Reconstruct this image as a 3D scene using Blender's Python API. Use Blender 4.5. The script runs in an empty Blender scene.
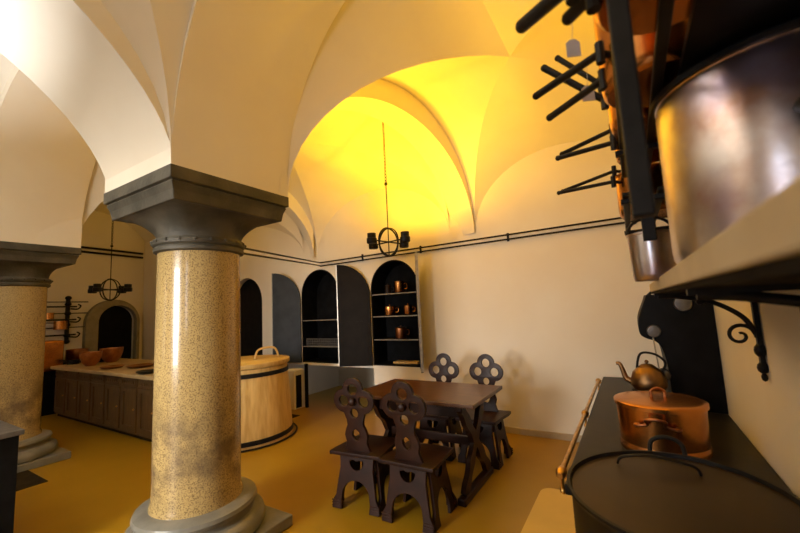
import bpy, bmesh, math, random
from mathutils import Vector, Matrix
random.seed(7)
PI = math.pi
SC = bpy.context.scene
COL = SC.collection

# ------------------------------------------------------------------ camera
cd = bpy.data.cameras.new('camera'); cam = bpy.data.objects.new('camera', cd); COL.objects.link(cam)
cd.sensor_width = 36.0; cd.lens = 36.0 * 375.0 / 800.0; cd.clip_start = 0.02
def nrm(v): return v.normalized()
_Y = nrm(Vector((232.0, 30.5, 375.0))); _X = Vector((617.0, -72.5, -375.0)); _X = nrm(_X - _Y * _X.dot(_Y))
_D = _X.cross(_Y); _Z = -_D if _D.y > 0 else _D
right = Vector((_X.x, _Y.x, _Z.x)); down = Vector((_X.y, _Y.y, _Z.y)); fwd = Vector((_X.z, _Y.z, _Z.z))
m3 = Matrix((right, -down, -fwd)).transposed()
cam.matrix_world = Matrix.Translation((0, 0, 1.5)) @ m3.to_4x4()
cd.dof.use_dof = True; cd.dof.focus_distance = 3.4; cd.dof.aperture_fstop = 3.2
SC.camera = cam

# ------------------------------------------------------------------ world, lights, exposure
w = bpy.data.worlds.new('world'); SC.world = w; w.use_nodes = True
w.node_tree.nodes['Background'].inputs[0].default_value = (0.75, 0.85, 1.0, 1)
w.node_tree.nodes['Background'].inputs[1].default_value = 0.12
def area(name, loc, direction, sx, sy, watts, col):
    l = bpy.data.lights.new(name, 'AREA'); l.shape = 'RECTANGLE'; l.size = sx; l.size_y = sy; l.energy = watts; l.color = col
    o = bpy.data.objects.new(name, l); COL.objects.link(o); o.location = loc
    o.rotation_euler = Vector(direction).to_track_quat('-Z', 'Y').to_euler(); return o
def cup_light(name, loc, watts, col, r=0.03):
    l = bpy.data.lights.new(name, 'SPOT'); l.spot_size = math.radians(176); l.spot_blend = 0.75; l.energy = watts; l.color = col; l.shadow_soft_size = r
    o = bpy.data.objects.new(name, l); COL.objects.link(o); o.location = loc; o.rotation_euler = (PI, 0, 0); return o
area('window_and_fill_light', (-2.75, -2.5, 1.55), (0, 1, -0.2), 1.0, 1.5, 24, (1.0, 0.94, 0.88)).data.spread = math.radians(64)
area('window_and_fill_light', (-6.0, -2.5, 1.55), (0, 1, 0.30), 1.0, 1.5, 5, (1.0, 0.92, 0.84))
area('window_and_fill_light', (-0.75, -2.5, 1.9), (0, 1, 0.1), 0.40, 1.1, 3.5, (0.68, 0.78, 1.0)).data.spread = math.radians(100)  # added panel, no window opening behind it; gives the stock pot its bluish streak
area('vault_uplight', (-3.0, -0.9, 1.9), (-0.1, 0.0, 1), 0.3, 0.3, 84, (0.98, 0.98, 1.0)).data.spread = math.radians(120)
area('vault_uplight', (-1.1, -1.3, 1.9), (0.0, -0.05, 1), 0.3, 0.3, 10, (1.0, 0.97, 0.94)).data.spread = math.radians(95)  # added fill without a fixture, whitens the wide arch soffit
area('rack_top_lamp', (0.25, 2.3, 2.5), (-0.25, 0.15, 1), 0.25, 0.25, 12, (1.0, 0.53, 0.015))  # unseen fill added to turn the near vault bay golden
YEL = (1.0, 0.53, 0.018)
SC.view_settings.view_transform = 'Standard'; SC.view_settings.look = 'None'
SC.view_settings.gamma = 1.0; SC.view_settings.exposure = 0.45; SC.view_settings.use_curve_mapping = False

# ------------------------------------------------------------------ materials
def mat(name, col, rough=0.6, metal=0.0, col2=None, scale=8.0, detail=6.0, bump=0.0, bscale=None, stops=(0.35, 0.65), coat=0.0, stretch=None, col3=None, s3=2.0, st3=(0.5, 0.7)):
    m = bpy.data.materials.new(name); m.use_nodes = True; nt = m.node_tree; b = nt.nodes['Principled BSDF']
    b.inputs['Base Color'].default_value = (*col, 1); b.inputs['Roughness'].default_value = rough; b.inputs['Metallic'].default_value = metal
    b.inputs['Coat Weight'].default_value = coat
    tc = nt.nodes.new('ShaderNodeTexCoord'); mp = nt.nodes.new('ShaderNodeMapping')
    nt.links.new(tc.outputs['Object'], mp.inputs[0])
    if stretch: mp.inputs['Scale'].default_value = stretch
    if col2:
        n = nt.nodes.new('ShaderNodeTexNoise'); n.inputs['Scale'].default_value = scale; n.inputs['Detail'].default_value = detail
        r = nt.nodes.new('ShaderNodeValToRGB'); r.color_ramp.elements[0].position = stops[0]; r.color_ramp.elements[1].position = stops[1]
        r.color_ramp.elements[0].color = (*col, 1); r.color_ramp.elements[1].color = (*col2, 1)
        nt.links.new(mp.outputs[0], n.inputs['Vector']); nt.links.new(n.outputs['Fac'], r.inputs[0])
        out = r.outputs[0]
        if col3:
            n3 = nt.nodes.new('ShaderNodeTexNoise'); n3.inputs['Scale'].default_value = s3; n3.inputs['Detail'].default_value = 5
            r3 = nt.nodes.new('ShaderNodeValToRGB'); r3.color_ramp.elements[0].position = st3[0]; r3.color_ramp.elements[1].position = st3[1]
            mx = nt.nodes.new('ShaderNodeMix'); mx.data_type = 'RGBA'
            nt.links.new(tc.outputs['Object'], n3.inputs['Vector']); nt.links.new(n3.outputs['Fac'], r3.inputs[0])
            nt.links.new(r3.outputs[0], mx.inputs[0]); nt.links.new(out, mx.inputs[6]); mx.inputs[7].default_value = (*col3, 1); out = mx.outputs[2]
        nt.links.new(out, b.inputs['Base Color'])
    if bump:
        n2 = nt.nodes.new('ShaderNodeTexNoise'); n2.inputs['Scale'].default_value = bscale or scale; n2.inputs['Detail'].default_value = 4
        bp = nt.nodes.new('ShaderNodeBump'); bp.inputs['Strength'].default_value = bump; bp.inputs['Distance'].default_value = 0.01
        nt.links.new(mp.outputs[0], n2.inputs['Vector']); nt.links.new(n2.outputs['Fac'], bp.inputs['Height']); nt.links.new(bp.outputs[0], b.inputs['Normal'])
    return m
M = {}
M['plaster'] = mat('plaster', (0.80, 0.745, 0.63), 0.85, col2=(0.77, 0.70, 0.57), scale=1.6, bump=0.12, bscale=9)
M['floor'] = mat('floor', (0.36, 0.20, 0.008), 0.36, col2=(0.31, 0.17, 0.006), scale=1.5, bump=0.03, bscale=30)
M['granite'] = mat('granite', (0.44, 0.315, 0.125), 0.22, col2=(0.17, 0.115, 0.05), scale=120, detail=8, stops=(0.46, 0.66), coat=0.3)
def stain(m, col, z0, z1, z2, z3, scale=4.0):
    nt = m.node_tree; b = nt.nodes['Principled BSDF']; src = b.inputs['Base Color'].links[0].from_socket
    tc = nt.nodes.new('ShaderNodeTexCoord'); sp = nt.nodes.new('ShaderNodeSeparateXYZ'); nt.links.new(tc.outputs['Object'], sp.inputs[0])
    a = nt.nodes.new('ShaderNodeMapRange'); a.inputs[1].default_value = z0; a.inputs[2].default_value = z1
    c = nt.nodes.new('ShaderNodeMapRange'); c.inputs[1].default_value = z2; c.inputs[2].default_value = z3; c.inputs[3].default_value = 1; c.inputs[4].default_value = 0
    n = nt.nodes.new('ShaderNodeTexNoise'); n.inputs['Scale'].default_value = scale; n.inputs['Detail'].default_value = 6; n.inputs['Roughness'].default_value = 0.65
    r = nt.nodes.new('ShaderNodeMapRange'); r.inputs[1].default_value = 0.42; r.inputs[2].default_value = 0.62; r.inputs[4].default_value = 0.85
    nt.links.new(sp.outputs[2], a.inputs[0]); nt.links.new(sp.outputs[2], c.inputs[0]); nt.links.new(tc.outputs['Object'], n.inputs['Vector']); nt.links.new(n.outputs['Fac'], r.inputs[0])
    m1 = nt.nodes.new('ShaderNodeMath'); m1.operation = 'MULTIPLY'; m2 = nt.nodes.new('ShaderNodeMath'); m2.operation = 'MULTIPLY'
    nt.links.new(a.outputs[0], m1.inputs[0]); nt.links.new(c.outputs[0], m1.inputs[1]); nt.links.new(m1.outputs[0], m2.inputs[0]); nt.links.new(r.outputs[0], m2.inputs[1])
    mx = nt.nodes.new('ShaderNodeMix'); mx.data_type = 'RGBA'; nt.links.new(m2.outputs[0], mx.inputs[0]); nt.links.new(src, mx.inputs[6]); mx.inputs[7].default_value = (*col, 1)
    nt.links.new(mx.outputs[2], b.inputs['Base Color'])
stain(M['granite'], (0.13, 0.09, 0.05), 0.28, 0.45, 0.7, 1.15)
M['stone'] = mat('stone', (0.042, 0.037, 0.024), 0.6, col2=(0.085, 0.075, 0.052), scale=6, bump=0.3, bscale=40)
M['basestone'] = mat('basestone', (0.15, 0.145, 0.12), 0.35, col2=(0.21, 0.20, 0.16), scale=8, bump=0.15, bscale=40)
M['doorstone'] = mat('doorstone', (0.30, 0.26, 0.17), 0.75, col2=(0.24, 0.205, 0.13), scale=8, bump=0.3, bscale=40)
M['wood_dark'] = mat('wood_dark', (0.028, 0.009, 0.004), 0.38, col2=(0.015, 0.005, 0.0025), scale=9, stretch=(1, 6, 1), bump=0.1)
M['wood_top'] = mat('wood_top', (0.10, 0.038, 0.013), 0.28, col2=(0.06, 0.022, 0.008), scale=6, stretch=(1, 9, 1), bump=0.05)
M['wood_counter'] = mat('wood_counter', (0.13, 0.07, 0.022), 0.5, col2=(0.08, 0.042, 0.013), scale=5, stretch=(6, 6, 1))
M['counter_top'] = mat('counter_top', (0.55, 0.40, 0.20), 0.4, col2=(0.45, 0.32, 0.15), scale=4)
M['tub'] = mat('tub_wood', (0.66, 0.46, 0.17), 0.5, col2=(0.52, 0.33, 0.10), scale=5, stretch=(5, 5, 0.7), bump=0.1)
M['tublid'] = mat('tub_lid', (0.72, 0.50, 0.14), 0.5, col2=(0.60, 0.40, 0.10), scale=5)
M['iron'] = mat('iron', (0.008, 0.0075, 0.007), 0.45, 0.0, col2=(0.014, 0.013, 0.012), scale=30)
M['handle'] = mat('handle_iron', (0.012, 0.011, 0.009), 0.5, 0.0, col2=(0.02, 0.018, 0.014), scale=40)
M['black'] = mat('black_paint', (0.005, 0.005, 0.005), 0.45, col2=(0.009, 0.009, 0.010), scale=10)
M['leaf_grey'] = mat('leaf_metal', (0.030, 0.038, 0.05), 0.5, 0.0, col2=(0.042, 0.05, 0.065), scale=6)
M['leaf_brown'] = mat('leaf_brown', (0.008, 0.006, 0.004), 0.5, col2=(0.012, 0.009, 0.006), scale=6)
M['steel'] = mat('steel_edge', (0.45, 0.42, 0.36), 0.35, 0.7, col2=(0.35, 0.32, 0.28), scale=20)
M['stove'] = mat('stove_iron', (0.014, 0.013, 0.011), 0.40, 0.1, col2=(0.024, 0.021, 0.017), scale=12)
M['disc'] = mat('disc_iron', (0.16, 0.15, 0.14), 0.4, 0.6, col2=(0.10, 0.10, 0.10), scale=20)
M['copper'] = mat('copper', (0.72, 0.32, 0.09), 0.25, 1.0, col2=(0.46, 0.18, 0.05), scale=5, bump=0.06, bscale=25)
M['copper_old'] = mat('copper_old', (0.55, 0.24, 0.10), 0.32, 1.0, col2=(0.30, 0.12, 0.06), scale=7, bump=0.08, bscale=20)
M['kettle'] = mat('kettle_copper', (0.30, 0.17, 0.07), 0.38, 1.0, col2=(0.20, 0.11, 0.05), scale=9)
M['copper_dark'] = mat('copper_dark', (0.038, 0.019, 0.009), 0.42, 0.4, col2=(0.024, 0.012, 0.007), scale=5, bump=0.05)
M['tin'] = mat('tinned_copper', (0.66, 0.60, 0.58), 0.28, 1.0, col2=(0.42, 0.24, 0.17), scale=7, stops=(0.42, 0.66), bump=0.1, bscale=18, col3=(0.46, 0.38, 0.50), s3=6)
M['brass'] = mat('brass', (0.70, 0.42, 0.12), 0.3, 1.0, col2=(0.50, 0.28, 0.08), scale=20)
M['shelf'] = mat('shelf_plaster', (0.50, 0.42, 0.28), 0.6, col2=(0.42, 0.34, 0.22), scale=5, bump=0.1)
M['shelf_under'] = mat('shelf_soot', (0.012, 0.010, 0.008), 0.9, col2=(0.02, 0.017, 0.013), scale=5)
M['paper'] = mat('paper', (0.62, 0.58, 0.55), 0.8, col2=(0.55, 0.52, 0.50), scale=10)
M['board'] = mat('pale_board', (0.70, 0.46, 0.09), 0.5, col2=(0.64, 0.42, 0.08), scale=4)
M['slot'] = mat('slot', (0.02, 0.015, 0.008), 0.7, col2=(0.035, 0.025, 0.012), scale=10)
M['bulb'] = bpy.data.materials.new('bulb'); M['bulb'].use_nodes = True
_b = M['bulb'].node_tree.nodes['Principled BSDF']; _b.inputs['Emission Color'].default_value = (1, 0.72, 0.25, 1); _b.inputs['Emission Strength'].default_value = 6
for _k, _v in (('black', .08), ('leaf_grey', .2), ('leaf_brown', .06), ('stove', .15), ('slot', .05), ('shelf_under', .03), ('wood_dark', .22), ('wood_top', .4), ('iron', .18), ('handle', .25)): M[_k].node_tree.nodes['Principled BSDF'].inputs['Specular IOR Level'].default_value = _v
M['glass'] = mat('window_glass', (0.9, 0.95, 1.0), 0.05); M['glass'].node_tree.nodes['Principled BSDF'].inputs['Transmission Weight'].default_value = 1.0
M['frame'] = mat('window_frame', (0.25, 0.17, 0.09), 0.5)

# ------------------------------------------------------------------ helpers
def obj(name, bm, m, parent=None, smooth=40, bevel=0.0, loc=None):
    me = bpy.data.meshes.new(name); bmesh.ops.recalc_face_normals(bm, faces=bm.faces[:]) ; bm.to_mesh(me); bm.free()
    o = bpy.data.objects.new(name, me); COL.objects.link(o); me.materials.append(M[m] if isinstance(m, str) else m)
    if smooth:
        for p in me.polygons: p.use_smooth = True
        me.set_sharp_from_angle(angle=math.radians(smooth))
    if bevel:
        md = o.modifiers.new('bevel', 'BEVEL'); md.width = bevel; md.segments = 2; md.limit_method = 'ANGLE'; md.angle_limit = math.radians(40)
    if parent: o.parent = parent
    if loc: o.location = loc
    return o
def thing(name, label, cat, loc=(0, 0, 0), rotz=0.0, group=None):
    o = bpy.data.objects.new(name, None); COL.objects.link(o); o.location = loc; o.rotation_euler = (0, 0, rotz); o.empty_display_size = 0.1
    o['label'] = label; o['category'] = cat
    if group: o['group'] = group
    return o
def tag(o, label, cat, group=None):
    o['label'] = label; o['category'] = cat
    if group: o['group'] = group
    return o
def struct(name, bm, m, parent=None, **k):
    o = obj(name, bm, m, parent, **k)
    if not parent: o['kind'] = 'structure'
    return o
def dup(root, loc, rotz=None, label=None, group=None):
    r = root.copy(); COL.objects.link(r); r.location = loc
    if rotz is not None: r.rotation_euler = (0, 0, rotz)
    if label: r['label'] = label
    if group: r['group'] = group
    for ch in list(root.children):
        c = ch.copy(); COL.objects.link(c); c.parent = r
        for g in list(ch.children):
            d = g.copy(); COL.objects.link(d); d.parent = c
    return r
def B(): return bmesh.new()
def box(bm, x0, x1, y0, y1, z0, z1, mtx=None):
    v = [bm.verts.new((x, y, z)) for x in (x0, x1) for y in (y0, y1) for z in (z0, z1)]
    for f in ((0, 1, 3, 2), (4, 6, 7, 5), (0, 4, 5, 1), (2, 3, 7, 6), (0, 2, 6, 4), (1, 5, 7, 3)): bm.faces.new([v[i] for i in f])
    if mtx:
        for q in v: q.co = mtx @ q.co
    return bm
def lathe(bm, prof, seg=40, c=(0, 0, 0), sx=1.0, sy=1.0, mtx=None):
    # prof: list of (r, z); r=0 closes
    rings = []
    for r, z in prof:
        if r < 1e-6: ring = [bm.verts.new((0, 0, z))]
        else: ring = [bm.verts.new((r * sx * math.cos(2 * PI * i / seg), r * sy * math.sin(2 * PI * i / seg), z)) for i in range(seg)]
        for q in ring:
            if mtx: q.co = mtx @ q.co
            q.co = q.co + Vector(c)
        rings.append(ring)
    for a, b in zip(rings, rings[1:]):
        for i in range(seg):
            j = (i + 1) % seg
            if len(a) == 1 and len(b) == 1: continue
            if len(a) == 1: bm.faces.new((a[0], b[i], b[j]))
            elif len(b) == 1: bm.faces.new((a[i], a[j], b[0]))
            else: bm.faces.new((a[i], a[j], b[j], b[i]))
    return bm
def tube(bm, pts, r, seg=10, r2=None, closed=False, flat=1.0, up=None):
    pts = [Vector(p) for p in pts]; n = len(pts); rings = []
    ref = Vector(up) if up else Vector((0, 0, 1))
    for i, p in enumerate(pts):
        if closed: t = pts[(i + 1) % n] - pts[i - 1]
        else: t = pts[min(i + 1, n - 1)] - pts[max(i - 1, 0)]
        t.normalize()
        if i == 0:
            a = t.cross(ref)
            if a.length < 0.05: a = t.cross(Vector((1, 0, 0)))
        else: a = prev - t * prev.dot(t)
        a.normalize(); b = t.cross(a); prev = a.copy()
        rr = r if r2 is None else r + (r2 - r) * i / max(1, n - 1)
        rings.append([bm.verts.new(p + a * rr * math.cos(2 * PI * k / seg) + b * rr * flat * math.sin(2 * PI * k / seg)) for k in range(seg)])
    for i in range(n if closed else n - 1):
        A = rings[i]; Bq = rings[(i + 1) % n]
        for k in range(seg): bm.faces.new((A[k], A[(k + 1) % seg], Bq[(k + 1) % seg], Bq[k]))
    if not closed: bm.faces.new(rings[0][::-1]); bm.faces.new(rings[-1])
    return bm
def ball(bm, c, r, sx=1, sy=1, sz=1, seg=16):
    n = seg // 2
    prof = [(r * math.sin(PI * i / n) if 0 < i < n else 0, -r * math.cos(PI * i / n) * sz) for i in range(n + 1)]
    return lathe(bm, prof, seg, c, sx, sy)
def smoothpts(pts, k=6):
    pts = [Vector(p) for p in pts]; out = []
    P = [pts[0]] + pts + [pts[-1]]
    for i in range(1, len(P) - 2):
        for j in range(k):
            t = j / k; p0, p1, p2, p3 = P[i - 1], P[i], P[i + 1], P[i + 2]
            out.append(0.5 * ((2 * p1) + (-p0 + p2) * t + (2 * p0 - 5 * p1 + 4 * p2 - p3) * t * t + (-p0 + 3 * p1 - 3 * p2 + p3) * t ** 3))
    out.append(pts[-1]); return out
def plate(outline, holes, t, mtx=None, bevel=0.0):
    # flat board in the local XY plane (y up), thickness t centred on z=0, then mtx
    cu = bpy.data.curves.new('tmp', 'CURVE'); cu.dimensions = '2D'; cu.fill_mode = 'BOTH'; cu.extrude = t / 2 - bevel; cu.bevel_depth = bevel
    for loop in [outline] + holes:
        sp = cu.splines.new('POLY'); sp.points.add(len(loop) - 1); sp.use_cyclic_u = True
        for q, p in zip(sp.points, loop): q.co = (p[0], p[1], 0, 1)
    o = bpy.data.objects.new('tmp', cu); COL.objects.link(o)
    dg = bpy.context.evaluated_depsgraph_get(); me = bpy.data.meshes.new_from_object(o.evaluated_get(dg))
    bm = B(); bm.from_mesh(me); bmesh.ops.remove_doubles(bm, verts=bm.verts[:], dist=1e-5)
    bpy.data.objects.remove(o); bpy.data.curves.remove(cu); bpy.data.meshes.remove(me)
    if mtx: bmesh.ops.transform(bm, matrix=mtx, verts=bm.verts[:])
    return bm
# local x->X, local y->Z, local z->Y(-)
XZ = Matrix(((1, 0, 0, 0), (0, 0, -1, 0), (0, 1, 0, 0), (0, 0, 0, 1)))
YZ = Matrix(((0, 0, 1, 0), (1, 0, 0, 0), (0, 1, 0, 0), (0, 0, 0, 1)))
def T(x, y, z): return Matrix.Translation((x, y, z))
def archpoly(x0, x1, z0, ztop, n=20, spring=None, rise=None):
    c = (x0 + x1) / 2; r = (x1 - x0) / 2; rise = rise or r; zs = ztop - rise
    return [(x0, z0), (x1, z0)] + [(c + r * math.cos(PI * i / n), zs + rise * math.sin(PI * i / n)) for i in range(n + 1)]
def merge(bm, other):
    me = bpy.data.meshes.new('t'); other.to_mesh(me); other.free(); bm.from_mesh(me); bpy.data.meshes.remove(me); return bm

# ================================================================== SETTING
WY = 4.51; WX = 0.47; EX = -9.4; BY = -2.6
struct('floor', box(B(), EX - .1, WX + .1, BY - .1, 6.1, -0.1, 0), 'floor', smooth=0)
ZT = 5.0
# far wall with arched openings
niche = [(-5.25, -0.1), (-3.28, -0.1), (-3.28, 0.66), (-5.25, 0.66)]
holes = [archpoly(-4.72, -3.90, 0.70, 2.20), archpoly(-3.28, -2.48, 0.70, 2.20), archpoly(-6.62, -5.72, 0.0, 2.21)]
outl = [(EX, -0.05), (-5.25, -0.05), (-5.25, 0.66), (-3.28, 0.66), (-3.28, -0.05), (WX, -0.05), (WX, ZT), (EX, ZT)]
struct('wall_far', plate(outl, [holes[0], holes[1], [(a, max(b, 0.02)) for a, b in holes[2]]], 0.16, T(0, WY + 0.08, 0) @ XZ), 'plaster', smooth=30)
bm = B(); box(bm, -5.35, -3.18, 6.0, 6.1, -0.05, 0.9); box(bm, -5.35, -5.25, WY, 6.05, -0.05, 0.9); box(bm, -3.28, -3.18, WY + .16, 6.05, -0.05, 0.66)
struct('wall_recess', bm, 'plaster', smooth=0)
bm = B(); box(bm, WX, WX + .1, BY - .1, WY + .1, -0.05, ZT); struct('wall_right', bm, 'plaster', smooth=0)
E_HOLE = [(y, z) for y, z in archpoly(3.33, 4.02, 0.02, 1.86)]
struct('wall_left', plate([(BY, -0.05), (WY + .1, -0.05), (WY + .1, ZT), (BY, ZT)], [E_HOLE], 0.16, T(EX - 0.08, 0, 0) @ YZ), 'plaster', smooth=30)
struct('wall_near', plate([(EX, -0.05), (WX, -0.05), (WX, ZT), (EX, ZT)], [archpoly(-3.3, -2.2, 0.8, 2.35), archpoly(-6.55, -5.45, 0.8, 2.35)], 0.3, T(0, BY - 0.15, 0) @ XZ), 'plaster', smooth=30)
bm = B(); box(bm, -9.4, -8.75, 4.2, WY, -0.02, ZT); struct('wall_pier', bm, 'plaster', smooth=0)
for i, xc in enumerate((-2.75, -6.0)):
    fr = plate(archpoly(xc - .55, xc + .55, 0.8, 2.35), [archpoly(xc - .50, xc - .03, 0.85, 2.2), archpoly(xc + .03, xc + .50, 0.85, 2.2)], 0.05, T(0, BY - 0.2, 0) @ XZ)
    struct('window_%d' % (i + 1), fr, 'frame')
# baseboards
struct('baseboard_far', box(B(), -3.26, -0.36, WY - .02, WY, 0.0, 0.07), 'shelf', smooth=0, bevel=0.004)

# -------- vaulted ceiling
def bay(bm, c, zs, Rm, Rp, Lm, Lp, C, N=28, K=8):
    c00, c10, c11, c01 = [Vector(q) for q in c]
    def P(u, v): a = (u + 1) / 2; b = (v + 1) / 2; return c00 * (1 - a) * (1 - b) + c10 * a * (1 - b) + c11 * a * b + c01 * (1 - a) * b
    for ax, sg, R in (('v', -1, Rm), ('v', 1, Rp), ('u', -1, Lm), ('u', 1, Lp)):
        prev = None
        for j in range(N + 1):
            t = -math.cos(PI * j / N); s = math.sqrt(max(0, 1 - t * t)); row = []
            for k in range(K + 1):
                f = k / K; e = (abs(t) + (1 - abs(t)) * f) * sg
                p = P(t, e) if ax == 'v' else P(e, t)
                row.append(bm.verts.new((p.x, p.y, zs + s * (C + (R - C) * f + 0.10 * f * (1 - f)))))
            if prev:
                for k in range(K): bm.faces.new((prev[k], prev[k + 1], row[k + 1], row[k]))
            prev = row
    return bm
def arch(name, P0, P1, w0, w1, zs, rise, p=0.5, top=4.95, N=36, over=0.0):
    # solid arch band between plan points P0 and P1; w0/w1 = full width at the two feet
    P0 = Vector(P0); P1 = Vector(P1); d = (P1 - P0).normalized(); n = Vector((-d.y, d.x)); bm = B(); rows = []
    for j in range(N + 1):
        t = -math.cos(PI * j / N); a = (t + 1) / 2; z = zs + rise * max(0, 1 - t * t) ** p
        c = P0 + (P1 - P0) * a; w = (w0 + (w1 - w0) * a) / 2
        rows.append([bm.verts.new((*(c + n * w), z)), bm.verts.new((*(c - n * w), z)), bm.verts.new((*(c - n * w), top)), bm.verts.new((*(c + n * w), top))])
    for A, Q in zip(rows, rows[1:]):
        for k in range(4): bm.faces.new((A[k], A[(k + 1) % 4], Q[(k + 1) % 4], Q[k]))
    bm.faces.new(rows[0]); bm.faces.new(rows[-1])
    return struct(name, bm, 'plaster', smooth=25)
ZS = 2.41; Z2 = 2.40
YA, YB = 1.12, 2.0
def off(x): return 0.0 if x >= -3.1 else (-0.2 if x <= -5.58 else -0.2 * (-3.1 - x) / 2.48)   # the left column stands 0.2 m nearer
cb = B()
RX = [-3.10, -2.22]; FX = [-6.46, -5.58]
rowsX1 = [(RX[1], WX), (FX[1], RX[0]), (EX, FX[0])]
for x0, x1 in rowsX1:
    bay(cb, [(x0, BY), (x1, BY), (x1, YA + off(x1)), (x0, YA + off(x0))], ZS, 1.72, 1.72, 1.30, 1.30, 1.85)
Y2 = 1.99
lines = [((WX, WX), (WX, WX)), ((-2.21, -1.60), (-2.50, -1.95)), ((-5.72, -4.33), (-6.10, -4.62)), ((EX, EX), (EX, EX))]
for a, b in zip(lines, lines[1:]):
    right_line = a[1] if a is not lines[0] else a[0]; left_line = b[0]
    bay(cb, [(left_line[0], Y2 + off(left_line[0])), (right_line[0], Y2 + off(right_line[0])), (right_line[1], WY), (left_line[1], WY)], Z2, 1.75, 0.88, 1.46, 1.50, 1.30)
struct('ceiling', cb, 'plaster', smooth=30)
k = 1
for x0, x1 in rowsX1:
    arch('trim_%d' % k, (x0, 1.56 + off(x0)), (x1, 1.56 + off(x1)), .88, .88, ZS, 1.60); k += 1
for X_ in (RX, FX):
    arch('trim_%d' % k, ((X_[0] + X_[1]) / 2, BY), ((X_[0] + X_[1]) / 2, 1.14 + off(X_[1]) * (X_ is FX)), .88, .88, ZS, 1.12, p=0.62); k += 1
for a in lines[1:3]:
    (n0, n1), (f0, f1) = a
    arch('trim_%d' % k, ((n0 + f0) / 2, 1.95 + off((n0 + f0) / 2)), ((n1 + f1) / 2, WY), abs(n0 - f0), abs(n1 - f1), Z2, 1.21); k += 1
for X_ in (RX, FX):
    struct('trim_%d' % k, box(B(), X_[0], X_[1], YA - .2 * (X_ is FX), YB - .2 * (X_ is FX), ZS, 4.95), 'plaster', smooth=0); k += 1

# -------- doorways
fr = plate([(y, max(z, 0)) for y, z in archpoly(3.12, 4.08, 0.0, 1.98)], [[(y, z) for y, z in archpoly(3.33, 4.02, 0.0001, 1.86)]], 0.14, T(EX + 0.07, 0, 0) @ YZ)
struct('trim_%d' % k, fr, 'doorstone'); k += 1
d1 = struct('door_1', plate(archpoly(3.33, 4.02, 0.0, 1.86), [], 0.05, T(EX - 0.10, 0, 0) @ YZ), 'black')
struct('door_2', plate(archpoly(-6.62, -5.72, 0.0, 2.21), [], 0.04, T(0, WY + 0.14, 0) @ XZ), 'black')

# ================================================================== COLUMNS
def column(loc, label):
    t = thing('granite_column', label, 'column', loc, group=None)
    bm = B(); box(bm, -.44, .44, -.44, .44, 0, .075); obj('plinth', bm, 'basestone', t, bevel=0.008)
    prof = [(0, .07), (.40, .07), (.425, .09), (.432, .125), (.42, .16), (.385, .185), (.36, .19), (.352, .205), (.355, .222), (.37, .23), (.378, .25), (.37, .272), (.34, .285), (.30, .29), (0, .29)]
    obj('base_moulding', lathe(B(), prof, 64), 'basestone', t)
    prof = [(0, .285), (.288, .285), (.285, .31), (.272, .34), (.272, 1.0), (.268, 1.9), (.268, 1.965), (0, 1.965)]
    obj('shaft', lathe(B(), prof, 64), 'granite', t, smooth=60)
    # neck ring with small bosses
    prof = [(0, 1.955), (.272, 1.955), (.292, 1.965), (.295, 1.985), (.285, 2.0), (.30, 2.01), (.305, 2.03), (.295, 2.05), (.27, 2.055), (0, 2.055)]
    nb = lathe(B(), prof, 64)
    for i in range(20):
        a = 2 * PI * i / 20; ball(nb, (.303 * math.cos(a), .303 * math.sin(a), 2.03), .012, seg=8)
    obj('neck_ring', nb, 'stone', t)
    # bell morphing from a circle to a square
    bm = B(); rings = []; seg = 64
    for i in range(15):
        f = i / 14; z = 2.05 + .17 * f; rr = .272 + .135 * (1 - math.sqrt(max(0, 1 - f ** 1.9))) ; q = f ** 1.3
        ring = []
        for s in range(seg):
            a = 2 * PI * (s + .5) / seg; ca, sa = math.cos(a), math.sin(a); sq = 1 / max(abs(ca), abs(sa))
            k_ = rr * ((1 - q) + q * sq); ring.append(bm.verts.new((k_ * ca, k_ * sa, z)))
        rings.append(ring)
    for a, b in zip(rings, rings[1:]):
        for s in range(seg): bm.faces.new((a[s], a[(s + 1) % seg], b[(s + 1) % seg], b[s]))
    obj('bell', bm, 'stone', t, smooth=35)
    bm = B()
    def sq(z, h): return [bm.verts.new((x * h, y * h, z)) for x, y in ((-1, -1), (1, -1), (1, 1), (-1, 1))]
    L = [sq(2.215, .405), sq(2.275, .415), sq(2.318, .432), sq(2.322, .425), sq(2.328, .425), sq(2.332, .445), sq(2.41, .445)]
    bm.faces.new(L[0]); bm.faces.new(L[-1])
    for a, b in zip(L, L[1:]):
        for s in range(4): bm.faces.new((a[s], a[(s + 1) % 4], b[(s + 1) % 4], b[s]))
    obj('abacus', bm, 'stone', t, smooth=0, bevel=0.004)
    return t
colA = column((-2.66, 1.56, 0), 'large speckled granite column with dark stone capital in the foreground')
dup(colA, (-6.02, 1.36, 0), label='shadowed granite column at the left edge beside the long counter')

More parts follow.
